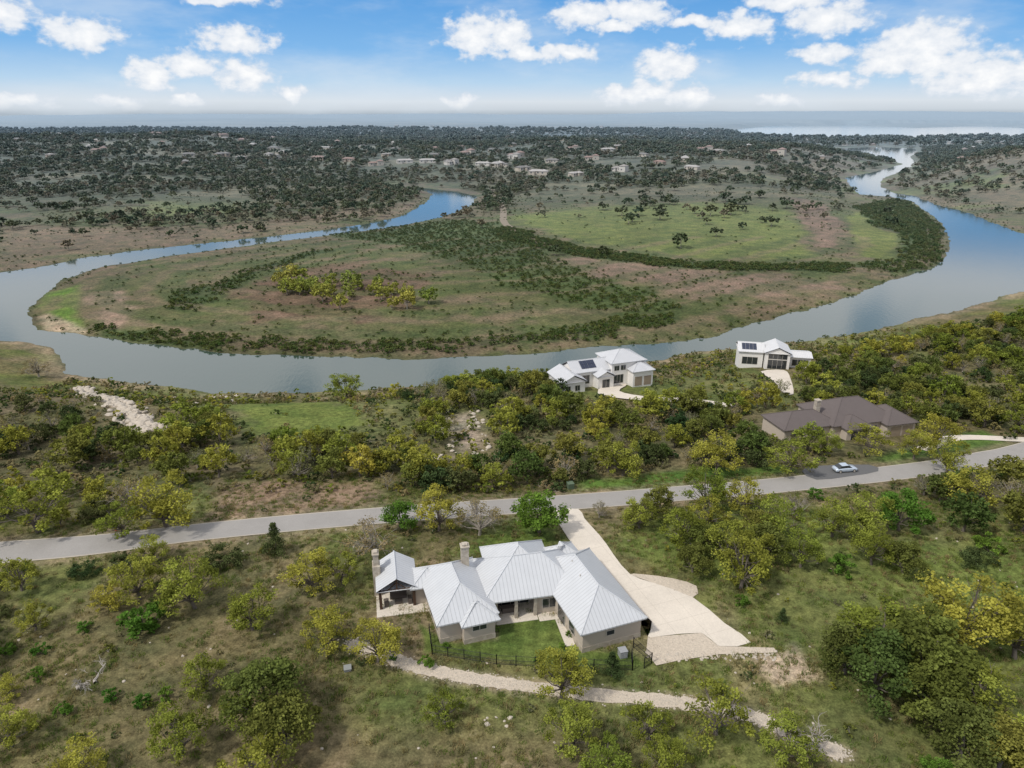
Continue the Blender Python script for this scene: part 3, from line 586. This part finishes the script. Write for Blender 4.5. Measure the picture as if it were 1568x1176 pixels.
def win(b,x0,x1,y,z0,z1,nrm='y',mul=1):
    if nrm=='y':
        b.box(x0-.08,x1+.08,y-.05,y+.02,z0-.08,z1+.08,1);b.box(x0,x1,y-.07,y-.045,z0,z1,0)
        for k in range(1,mul): xx=x0+(x1-x0)*k/mul;b.box(xx-.03,xx+.03,y-.09,y-.065,z0,z1,1)
    else:
        s=-1 if nrm=='-x' else 1
        q=sorted((y+s*.05,y-s*.02));b.box(q[0],q[1],x0-.08,x1+.08,z0-.08,z1+.08,1);q=sorted((y+s*.07,y+s*.045));b.box(q[0],q[1],x0,x1,z0,z1,0)
HO=empty('ranch_house',(0,74,0),math.radians(11.5))
PL=((-6.,-3.6),7.);PRr=((10.8,-8.3),9.)
R=Roofs();R.block(-4,9.5,-1.1,8.6,3.1,.66,'x');R.block(-2.4,6.6,1.5,11.2,3.1,.7,'y')
R.block(-12.6,-8,3.9,8.6,2.85,.55,'x');zp=R.block(-16.9,-11.6,4,10.4,3.0,.62,'y','gable')
child(HO,'main_roof',R.mesh('roof',metalr))
R=Roofs();R.block(-10.,-2.2,-3.6,8.6,3.12,.66,'y');R.block(-7.2,-2.35,-4.6,0,2.95,.6,'y');child(HO,'left_wing_roof',R.mesh('roof',metalr),*PL)
R=Roofs();R.block(6.3,15.2,-8.3,7.4,3.14,.64,'y');R.block(8.6,13.6,6.,10,2.95,.6,'y');child(HO,'right_wing_roof',R.mesh('roof',metalr),*PRr)
b=B();b.box(-2.75,8,2.,8,-.3,2.93);b.box(3.1,6.75,-.5,2.,-.3,2.94);b.box(-1.8,6.,8,10.6,-.3,2.9);b.box(-12,-8,4.5,8,-.3,2.7)
child(HO,'main_walls',b.mesh('walls',[stucco]))
b=B();b.box(-9.5,-2.75,-3.05,8,-.3,2.95);b.box(-6.8,-2.9,-4.1,-3.05,-.3,2.8);child(HO,'left_wing_walls',b.mesh('walls',[stucco]),*PL)
b=B();b.box(6.85,14.7,-7.8,6.9,-.3,2.95);b.box(9.1,13.1,6.9,9.5,-.3,2.75);child(HO,'right_wing_walls',b.mesh('walls',[stucco]),*PRr)
b=B();b.box(-9.54,-2.71,-3.09,8.03,-.3,.7);b.box(-6.84,-2.86,-4.14,-3.1,-.3,.7);child(HO,'left_stone_base',b.mesh('stone_base',[stone]),*PL)
b=B();b.box(6.81,14.74,-7.84,6.94,-.3,.7);child(HO,'right_stone_base',b.mesh('stone_base',[stone]),*PRr)
b=B();win(b,-2.2,2.6,2.,.1,2.5,'y',4);win(b,3.9,5.6,-.5,.9,2.2,'y',2);child(HO,'main_windows',b.mesh('windows',[glass,trim]))
b=B();win(b,-5.7,-4.,-4.1,1.75,2.35,'y',2);win(b,1.,2.5,-9.54,.9,2.2,'-x');win(b,4.2,5.4,-9.54,.9,2.2,'-x');win(b,-1.5,-.3,-9.54,1.,2.2,'-x');win(b,-2.2,.5,-2.71,.1,2.4,'x')
child(HO,'left_wing_windows',b.mesh('windows',[glass,trim]),*PL)
b=B();win(b,-2.9,-.9,6.81,.1,2.3,'-x');win(b,-5.6,-4.2,6.81,.9,2.2,'-x');win(b,10,11,-7.84,1.7,2.3,'y');child(HO,'right_wing_windows',b.mesh('windows',[glass,trim]),*PRr)
b=B()
for y in (-6,-2.4,1.2): b.box(14.7,14.77,y,y+2.8,0,2.4)
child(HO,'garage_doors',b.mesh('garage_doors',[wood]),*PRr)
b=B()
for x in (-2.2,.4,2.9): b.box(x-.2,x+.2,-.85,-.45,0,2.9)
child(HO,'patio_columns',b.mesh('patio_columns',[stone]))
b=B();b.box(-2.7,3.1,-1.6,2,-.2,.07);b.box(-17,-9.85,2.8,10.4,-.2,.08);b.box(3.2,6.6,-2,-.5,-.2,.06);b.box(5.2,6.4,-7,-2,-.2,.055)
child(HO,'patio_slab',b.mesh('patio_slab',[conc]))
b=B()
for x in (-16.4,-12.1):
    for y in (4.4,9.9): b.box(x-.18,x+.18,y-.18,y+.18,.08,2.83)
cx=-14.25
for y in (4.25,7,9.75):
    b.box(-16.6,-11.9,y,y+.22,2.62,2.84)
    b.tube([(-16.7,y+.1,2.95),(cx,y+.1,zp-.25)],[.13,.13],4);b.tube([(-11.8,y+.1,2.95),(cx,y+.1,zp-.25)],[.13,.13],4)
    b.box(cx-.1,cx+.1,y,y+.2,2.84,zp-.3);b.tube([(-15.4,y+.1,2.84),(cx,y+.1,3.9)],[.09,.09],4);b.tube([(-13.1,y+.1,2.84),(cx,y+.1,3.9)],[.09,.09],4)
for x in (-16.4,-12.1): b.box(x-.11,x+.11,4.6,9.7,2.6,2.82)
child(HO,'pavilion_timber_frame',b.mesh('pavilion_timber_frame',[wood]))
b=B();b.box(-15.2,-13,6,6.8,.08,.5);b.box(-15.2,-13,6.7,6.9,.5,.9);b.box(-14.6,-13.6,4.9,5.5,.08,.45);b.box(-12.9,-12.4,4.6,5.6,.08,.85);b.box(-16,-15.4,4.6,5.5,.08,.8)
b.box(-1.2,.4,.3,1.1,.07,.8);b.box(-1.8,-1.4,.3,.9,.07,.9);b.box(.6,1.,.3,.9,.07,.9)
child(HO,'patio_furniture',b.mesh('patio_furniture',[mat('cushion_brown',(.12,.1,.085),.9)]))
b=B();b.box(-17.2,-16.2,7.2,8.8,-.2,4.6);b.box(-17.05,-16.35,7.5,8.5,4.6,6.2);b.box(-17.15,-16.25,7.4,8.6,6.2,6.35);b.box(-16.95,-16.45,7.6,8.4,6.35,6.6)
b.box(-5.6,-4.6,5.8,6.8,4,6.9);b.box(-5.7,-4.5,5.7,6.9,6.9,7.05);b.box(-5.45,-4.75,5.95,6.65,7.05,7.3)
child(HO,'stone_chimneys',b.mesh('stone_chimneys',[stone]))
b=B()
for x,y,z in ((2,6,5.6),(8.4,2,5.4),(8.6,-1,5.3),(-7.5,5,5.)): b.tube([(x,y,z-1),(x,y,z+.35)],[.07,.07],6)
child(HO,'roof_vents',b.mesh('roof_vents',[trim]))
def gen_house(name,loc,rz,blocks,wallm,roofm,wins=(),solar=(),garage=()):
    H_=empty(name,loc,math.radians(rz));R=Roofs();w=B();g=B()
    for (x0,x1,y0,y1,z,p,ax,kd) in blocks:
        zr=R.block(x0,x1,y0,y1,z,p,ax,kd);w.box(x0+.45,x1-.45,y0+.45,y1-.45,-2.5,z-.17)
        if kd=='gable':
            if ax=='x':
                for xx in (x0+.45,x1-.6): w.add([(xx,y0+.45,z-.17),(xx,y1-.45,z-.17),(xx,(y0+y1)/2,zr-.35),(xx+.15,y0+.45,z-.17),(xx+.15,y1-.45,z-.17),(xx+.15,(y0+y1)/2,zr-.35)],[(0,1,2),(5,4,3),(0,2,5,3),(1,4,5,2)])
            else:
                for yy in (y0+.45,y1-.6): gable_wall(w,x0+.45,x1-.45,yy,z-.17,zr-.35)
    child(H_,'roof',R.mesh('roof',roofm));child(H_,'walls',w.mesh('walls',[wallm]))
    for (x0,x1,y,z0,z1,mul) in wins: win(g,x0,x1,y,z0,z1,'y',mul)
    child(H_,'windows',g.mesh('windows',[glass,trim]))
    if garage:
        g=B()
        for (x0,x1,y,z1) in garage: g.box(x0,x1,y-.06,y+.01,0,z1)
        child(H_,'garage_doors',g.mesh('garage_doors',[mat('garage_wood',(.3,.24,.18),.6)]))
    if solar:
        g=B()
        for (x0,x1,y0,y1,z,p,s) in solar:
            n=int((x1-x0)/1.1)
            for i in range(n):
                for j in range(2):
                    ya=y0+(y1-y0)*j/2+.03;yb=y0+(y1-y0)*(j+1)/2-.03;xa=x0+i*1.1+.03;xb=xa+1.04
                    f=lambda yy:z+(yy-y0)*p
                    g.add([(xa,ya,f(ya)),(xb,ya,f(ya)),(xb,yb,f(yb)),(xa,yb,f(yb)),(xa,ya,f(ya)-.05),(xb,ya,f(ya)-.05),(xb,yb,f(yb)-.05),(xa,yb,f(yb)-.05)],[(0,1,2,3),(4,7,6,5),(0,4,5,1),(1,5,6,2),(2,6,7,3),(3,7,4,0)])
        child(H_,'solar_panels',g.mesh('solar_panels',[mat('solar_cell',(.02,.028,.055),.15,spec=.7)]))
    return H_
lroof=roofmat('light_metal_roof',(.52,.53,.545),.5,.8);wroof=roofmat('white_metal_roof',(.6,.6,.6),.5,.85);droof=roofmat('brown_shingle',(.12,.1,.095),.35,.85,.9)
gen_house('white_farmhouse',(24,182,tz(24,178)),20,[(-14,-6.5,-6,4,3.6,.5,'y','gable'),(-9,3,-2,6,4.4,.55,'x','gable'),(-3,2.5,-5,1,3.6,.5,'y','gable'),(2,13,-3,7,6.2,.45,'x','hip'),(7,14,-6,3,4.2,.5,'x','hip')],white,lroof,
  wins=[(-12.5,-11.2,-5.55,1,2.4,2),(-9.8,-8.5,-5.55,1,2.4,2),(-1.3,.8,-4.55,.3,2.6,2),(-5.8,-3.8,-1.55,1,3.3,2),(3.2,4.6,-2.55,4,5.3,2),(5.2,6.6,-2.55,4,5.3,2),(3.2,6,-2.55,.3,2.7,3)],
  solar=[(-5.8,-.8,-1.0,1.6,5.08,.55,1)],garage=[(8,10.2,-5.55,2.6),(10.8,13,-5.55,2.6)])
gen_house('white_modern_house',(81,207,tz(81,204)),-12,[(-11,-3,-3,6,4.6,.4,'x','gable'),(-3.5,4.5,-5,5,5.2,.45,'y','gable'),(4,11,-2.5,5,3.6,.2,'x','gable')],white,wroof,
  wins=[(-2.2,3.2,-4.55,.2,3.,4),(-2.2,3.2,-4.55,3.3,4.8,4),(-9.5,-5,-2.55,.6,2.8,3),(5.2,9.8,-2.05,.8,2.7,3)],solar=[(-9.8,-4.5,-2.,.9,5.06,.4,1)])
gen_house('brown_roof_house',(72,143,tz(72,141)),14,[(-16,-2,-4,5,3.2,.5,'x','hip'),(-5,12,-5,8,3.4,.55,'x','hip'),(7,15,-7,3,3.2,.55,'y','hip'),(-3,4,-7,0,3.2,.55,'y','hip')],stucco,droof,
  wins=[(-14,-11,-3.55,.8,2.4,2),(-9,-6,-3.55,.8,2.4,2),(-1.5,2.5,-6.55,.4,2.6,3),(5,6.5,-4.55,.8,2.4,2)],garage=[(8.5,11,-6.55,2.5),(11.5,14,-6.55,2.5)])
ch=B();ch.box(-.5,.5,-.5,.5,0,3.5);ch.box(-.6,.6,-.6,.6,3.5,3.7);child(bpy.data.objects['brown_roof_house'],'chimney',ch.mesh('chimney',[stone])).location=(-5,1,3.6)
fw=[mat('fw%d'%i,c_,.9,haze=True) for i,c_ in enumerate([(.5,.44,.36),(.38,.3,.22),(.58,.54,.48)])]
fr=[mat('fr%d'%i,c_,.8,haze=True) for i,c_ in enumerate([(.24,.14,.1),(.26,.23,.2),(.38,.35,.32),(.16,.14,.12)])]
fg=mat('fglass',(.05,.05,.06),.3,haze=True)
fm=[]
for i in range(8):
    r=random.Random(i);R=Roofs();w=B();L_=r.uniform(8,13)
    bl=[(-L_,L_*.6,-4,4,3.4),(L_*.1,L_,-7,3,r.choice([3.4,6.])),(-L_*.9,-L_*.3,-6.5,1,3.2)]
    for q in bl: R.block(*q,.45,'x' if q[1]-q[0]>q[3]-q[2] else 'y');w.box(q[0]+.5,q[1]-.5,q[2]+.5,q[3]-.5,-4,q[4]-.17)
    for x in (-L_*.75,-L_*.1,L_*.4): w.box(x,x+1.8,-6.06 if x<-L_*.3 else -6.56 if x>0 else -3.56,-3.4,.9,2.4,1)
    rm=R.mesh('r',fr[i%4],False);wm=w.mesh('w',[fw[i%3],fg])
    bm=bmesh.new();bm.from_mesh(wm);n0=len(bm.faces);bm.from_mesh(rm)
    bm.faces.ensure_lookup_table()
    for f_ in bm.faces[n0:]: f_.material_index=2
    me=bpy.data.meshes.new('suburban_house');bm.to_mesh(me);bm.free()
    for q in (fw[i%3],fg,fr[i%4]): me.materials.append(q)
    fm.append(me)
fx=np.array(FAR);fz=terrain(fx[:,0],fx[:,1])[0]
for (x,y),z in zip(FAR,fz): s=random.uniform(.8,1.2);ob('suburban_house',random.choice(fm),loc=(x,y,z+.8),rot=(0,0,random.uniform(-.9,.9)),sc=(s,s,s))
CH=proto_coll('townhouse',fm);X=rng.uniform(-2200,1500,330);Y=1050+3200*rng.random(330)**1.1;k=(np.abs(X)<Y*.8)&(terrain(X,Y)[1]>40)
scatter('distant_town',X[k],Y[k],rng.uniform(.8,1.2,k.sum()),CH,8,zoff=1.5)
# ---------------------------------------------------------------- fence, car, small items
def fence(name,line,hh=1.4):
    b=B()
    for (x0,y0),(x1,y1) in zip(line[:-1],line[1:]):
        L_=math.hypot(x1-x0,y1-y0);n=max(1,round(L_/2.2));ux,uy=(x1-x0)/L_,(y1-y0)/L_
        for i in range(n+1):
            x=x0+(x1-x0)*i/n;y=y0+(y1-y0)*i/n;z=tz(x,y);b.box(x-.05,x+.05,y-.05,y+.05,z,z+hh+.08)
        for zr in (.15,hh*.5,hh-.05): b.tube([(x0,y0,tz(x0,y0)+zr),(x1,y1,tz(x1,y1)+zr)],[.03,.03],4)
        m_=int(L_/.16)
        for i in range(m_):
            x=x0+ux*(i+.5)*.16;y=y0+uy*(i+.5)*.16;b.box(x-.008,x+.008,y-.008,y+.008,.1,hh-.03)
    return ob(name,b.mesh(name,[black]))
fence('metal_fence',[(-10.2,70.5),(-9.5,66.9),(-1.8,65.2),(5,64.7),(13.9,64.3),(14.1,66.2)])
fence('metal_fence',[(14.6,68.),(16.3,65.4),(15.3,64.6)],1.5)
def car(name,loc,rz,paint):
    H_=empty(name,loc,rz);st=[(-2.25,.35,.62,.78),(-2.1,.25,.86,.86),(-1.2,.22,.92,.9),(0,.2,.95,.91),(1.1,.22,.92,.9),(1.9,.25,.8,.86),(2.25,.35,.6,.74)]
    b=B();v=[];f=[];n=8
    for x,z0,z1,w in st:
        for (yy,zz) in ((-w*.9,z0),(-w,z0+.12),(-w,z1-.18),(-w*.86,z1),(w*.86,z1),(w,z1-.18),(w,z0+.12),(w*.9,z0)): v.append((x,yy,zz))
    for i in range(len(st)-1):
        for k in range(n): f.append((i*n+k,(i+1)*n+k,(i+1)*n+(k+1)%n,i*n+(k+1)%n))
    f.append(tuple(range(n)));f.append(tuple(range((len(st)-1)*n,len(st)*n))[::-1]);b.add(v,f)
    child(H_,'body',b.mesh('body',[paint],True))
    b=B();b.add([(-1.75,-.78,.9),(-1.75,.78,.9),(-1.05,.64,1.38),(-1.05,-.64,1.38),(.25,.64,1.42),(.25,-.64,1.42),(1.1,.76,.9),(1.1,-.76,.9)],[(0,3,2,1),(4,5,7,6),(1,2,4,6),(0,7,5,3)]);child(H_,'windows',b.mesh('windows',[glass]))
    b=B();b.add([(-1.08,.66,1.385),(-1.08,-.66,1.385),(.28,-.66,1.425),(.28,.66,1.425),(-1.0,.5,1.44),(-1,-.5,1.44),(.2,-.5,1.47),(.2,.5,1.47)],[(4,5,6,7),(0,1,5,4),(1,2,6,5),(2,3,7,6),(3,0,4,7),(0,3,2,1)]);child(H_,'roof_panel',b.mesh('roof_panel',[paint]))
    b=B()
    for x in (-1.4,1.4):
        for y in (-.93,.93): b.tube([(x,y-.12 if y>0 else y+.12,.33),(x,y,.33)],[.33,.33],14,0);b.tube([(x,y,.33),(x,y+(.02 if y>0 else -.02),.33)],[.2,.2],10,1)
    child(H_,'wheels',b.mesh('wheels',[black,trim]))
    b=B();b.box(-2.27,-2.2,-.7,-.4,.55,.68);b.box(-2.27,-2.2,.4,.7,.55,.68);child(H_,'lights',b.mesh('lights',[trim]))
car('parked_car',(62.8,118.6,tz(62.8,118.6)+.1),math.radians(8),mat('car_paint_silver_blue',(.5,.57,.65),.25,metal=.3,var=.02))
def boxy(name,x,y,s,m,h_):
    b=B();b.box(-s/2,s/2,-s/2,s/2,0,h_);b.box(-s/2-.04,s/2+.04,-s/2-.04,s/2+.04,h_,h_+.08)
    for i in range(5): b.box(-s*.4,s*.4,-s/2-.03,-s/2+.005,h_*(.15+.16*i),h_*(.2+.16*i),0)
    ob(name,b.mesh(name,[m]),loc=(x,y,tz(x,y)),rot=(0,0,.25))
boxy('utility_box',10.4,111,1.1,mat('utility_green',(.1,.14,.09),.6),1.1)
boxy('air_conditioner',13.1,66.6,.9,mat('hvac_grey',(.3,.31,.32),.5),.9);boxy('septic_box',-19,64.4,.8,mat('pvc_grey',(.25,.26,.25),.6),.3)
b=B();b.tube([(0,0,0),(0,0,.55),(0,0,.62),(0,0,.78)],[.13,.13,.16,.05],10);b.tube([(-.22,0,.42),(.22,0,.42)],[.07,.07],8);b.tube([(0,0,0),(0,0,.06)],[.2,.2],10)
ob('red_marker',b.mesh('red_marker',[mat('marker_red',(.5,.05,.03),.5)]),loc=(-61.6,94.4,tz(-61.6,94.4)))  # hydrant-shaped post standing in for red survey markers
# ---------------------------------------------------------------- sky
wd=bpy.data.worlds.new('World');SC.world=wd;wd.use_nodes=True;nt=wd.node_tree;nt.nodes.clear()
G=N(nt,'ShaderNodeTexCoord').outputs['Generated'];sp=N(nt,'ShaderNodeSeparateXYZ',i={0:G})
az=M(nt,'MULTIPLY',M(nt,'ARCTAN2',sp.outputs[0],sp.outputs[1]),57.2958);el=M(nt,'MULTIPLY',M(nt,'ARCSINE',sp.outputs[2]),57.2958)
P=N(nt,'ShaderNodeCombineXYZ',i={0:az,1:el}).outputs[0]
wp=N(nt,'ShaderNodeVectorMath',operation='MULTIPLY_ADD',i={0:noise(nt,.7,P,3,.5,1),1:(2.,1.3,0),2:P}).outputs[0]
Pw=N(nt,'ShaderNodeVectorMath',operation='SUBTRACT',i={0:wp,1:(1.,.65,0)}).outputs[0]
CL=[(-32.9,5.8,1.9,1.1),(-28.8,4.8,2.4,1.),(-25.1,2.45,1.6,1),(-22.7,3.2,2.2,.9),(-19.5,4.75,2.7,.9),(-19.1,2.5,2,1.1),(-16.1,1.5,1.2,.6),(-19.3,7.2,2.8,.4),(-2.6,5.4,2.4,1.5),(-.4,5.5,1.9,1.2),(.8,4.3,2.2,.6),(3.9,4.3,2.2,.7),(5.1,6.7,2.4,.9),(8.9,6.8,2.8,1.),(7.5,5.9,2,.5),(11.4,3.4,2.3,1.2),(8.4,1.3,2.1,.8),(13.1,1.2,1.8,.9),(10.4,1.75,2.3,.7),(16.2,5.7,2.5,.9),(19.3,7.2,3.2,.6),(21.8,6,2.8,1.2),(13.1,6.1,2.2,.5),(27.7,4.35,3.2,1.4),(26.2,3.4,2.8,1.),(21.8,3.9,2.,.6),(22.6,2.2,2.4,.6),(28.9,3.2,2.9,1.1),(32.1,2.3,2.8,1.4),(30.5,1.8,2.8,.8),(-4,.9,1.5,.5),(-27.3,.7,1.8,.5),(-33,.8,2.1,.5),(19.4,.9,1.7,.45),(-23,.9,1.6,.4),(-40,4,4,1.2),(38,4,4,1.4)]
acc=None
for a0,e0,ra,re in CL:
    v=N(nt,'ShaderNodeVectorMath',operation='MULTIPLY_ADD',i={0:Pw,1:(1/ra,1/re,0),2:(-a0/ra,-e0/re,0)}).outputs[0]
    l=N(nt,'ShaderNodeVectorMath',operation='LENGTH',i={0:v}).outputs['Value']
    acc=l if acc is None else M(nt,'MINIMUM',acc,l)
nz1=noise(nt,.9,N(nt,'ShaderNodeMapping',i={'Vector':P,'Scale':(1,1.5,1)}).outputs[0],8,.57)
den=M(nt,'ADD',M(nt,'SUBTRACT',1.14,acc),M(nt,'MULTIPLY',M(nt,'SUBTRACT',nz1,.5),1.8))
cf=N(nt,'ShaderNodeMapRange',interpolation_type='SMOOTHSTEP',i={0:den,1:-.1,2:.55}).outputs[0]
veil=N(nt,'ShaderNodeMapRange',interpolation_type='SMOOTHSTEP',i={0:noise(nt,.16,N(nt,'ShaderNodeMapping',i={'Vector':P,'Scale':(.5,1.6,1)}).outputs[0],5,.6),1:.42,2:.72}).outputs[0]
eln=M(nt,'DIVIDE',el,10.,clamp=True)
grad=ramp(nt,eln,[(0,(.40,.47,.54)),(.035,(.60,.66,.72)),(.09,(.70,.76,.82)),(.22,(.48,.67,.86)),(.44,(.22,.48,.83)),(.85,(.10,.34,.74))])
grad=mixc(nt,M(nt,'MULTIPLY',veil,.45),grad,(.72,.8,.88,1))
shade=N(nt,'ShaderNodeMapRange',i={0:M(nt,'ADD',den,M(nt,'MULTIPLY',nz1,.8)),1:.3,2:1.6}).outputs[0]
cc=mixc(nt,shade,(.66,.73,.83,1),(1.,1.,1.,1))
low=N(nt,'ShaderNodeMapRange',interpolation_type='SMOOTHSTEP',i={0:el,1:-.2,2:1.5}).outputs[0]
c=mixc(nt,M(nt,'MULTIPLY',M(nt,'MULTIPLY',cf,low),.96),grad,cc)
bg1=N(nt,'ShaderNodeBackground',i={0:c,1:1.})
SUN_EL,SUN_AZ=math.radians(52),math.radians(235)
sky=N(nt,'ShaderNodeTexSky',sky_type='NISHITA',sun_disc=False,sun_elevation=SUN_EL,sun_rotation=SUN_AZ,air_density=1.,dust_density=1.5)
hc=N(nt,'ShaderNodeMapRange',interpolation_type='SMOOTHSTEP',i={0:noise(nt,.1,P,5,.55),1:.33,2:.5}).outputs[0]
bg2=N(nt,'ShaderNodeBackground',i={0:sky.outputs[0],1:.13})
bg3=N(nt,'ShaderNodeBackground',i={0:(.90,.90,.95,1),1:1.})
ov=N(nt,'ShaderNodeMixShader',i={0:M(nt,'MULTIPLY',hc,.85),1:bg2.outputs[0],2:bg3.outputs[0]})
f2=N(nt,'ShaderNodeMapRange',interpolation_type='SMOOTHSTEP',i={0:el,1:7.6,2:10.5}).outputs[0]
mx=N(nt,'ShaderNodeMixShader',i={0:f2,1:bg1.outputs[0],2:ov.outputs[0]})
nt.links.new(mx.outputs[0],N(nt,'ShaderNodeOutputWorld').inputs[0])
sl=bpy.data.lights.new('sun','SUN');sl.energy=2.8;sl.angle=math.radians(5);sl.color=(1,.95,.87)
d=Vector((math.cos(SUN_EL)*math.sin(SUN_AZ),math.cos(SUN_EL)*math.cos(SUN_AZ),math.sin(SUN_EL)))
so=ob('sun',sl);so.rotation_euler=d.to_track_quat('Z','Y').to_euler();so.location=(-50,-50,150)
cd=bpy.data.cameras.new('camera');cd.sensor_width=36;cd.lens=1080/1568*36;cd.clip_end=60000;co=ob('camera',cd)
co.location=(0,0,60);co.rotation_euler=(math.pi/2-math.atan(413/1080),0,0);SC.camera=co
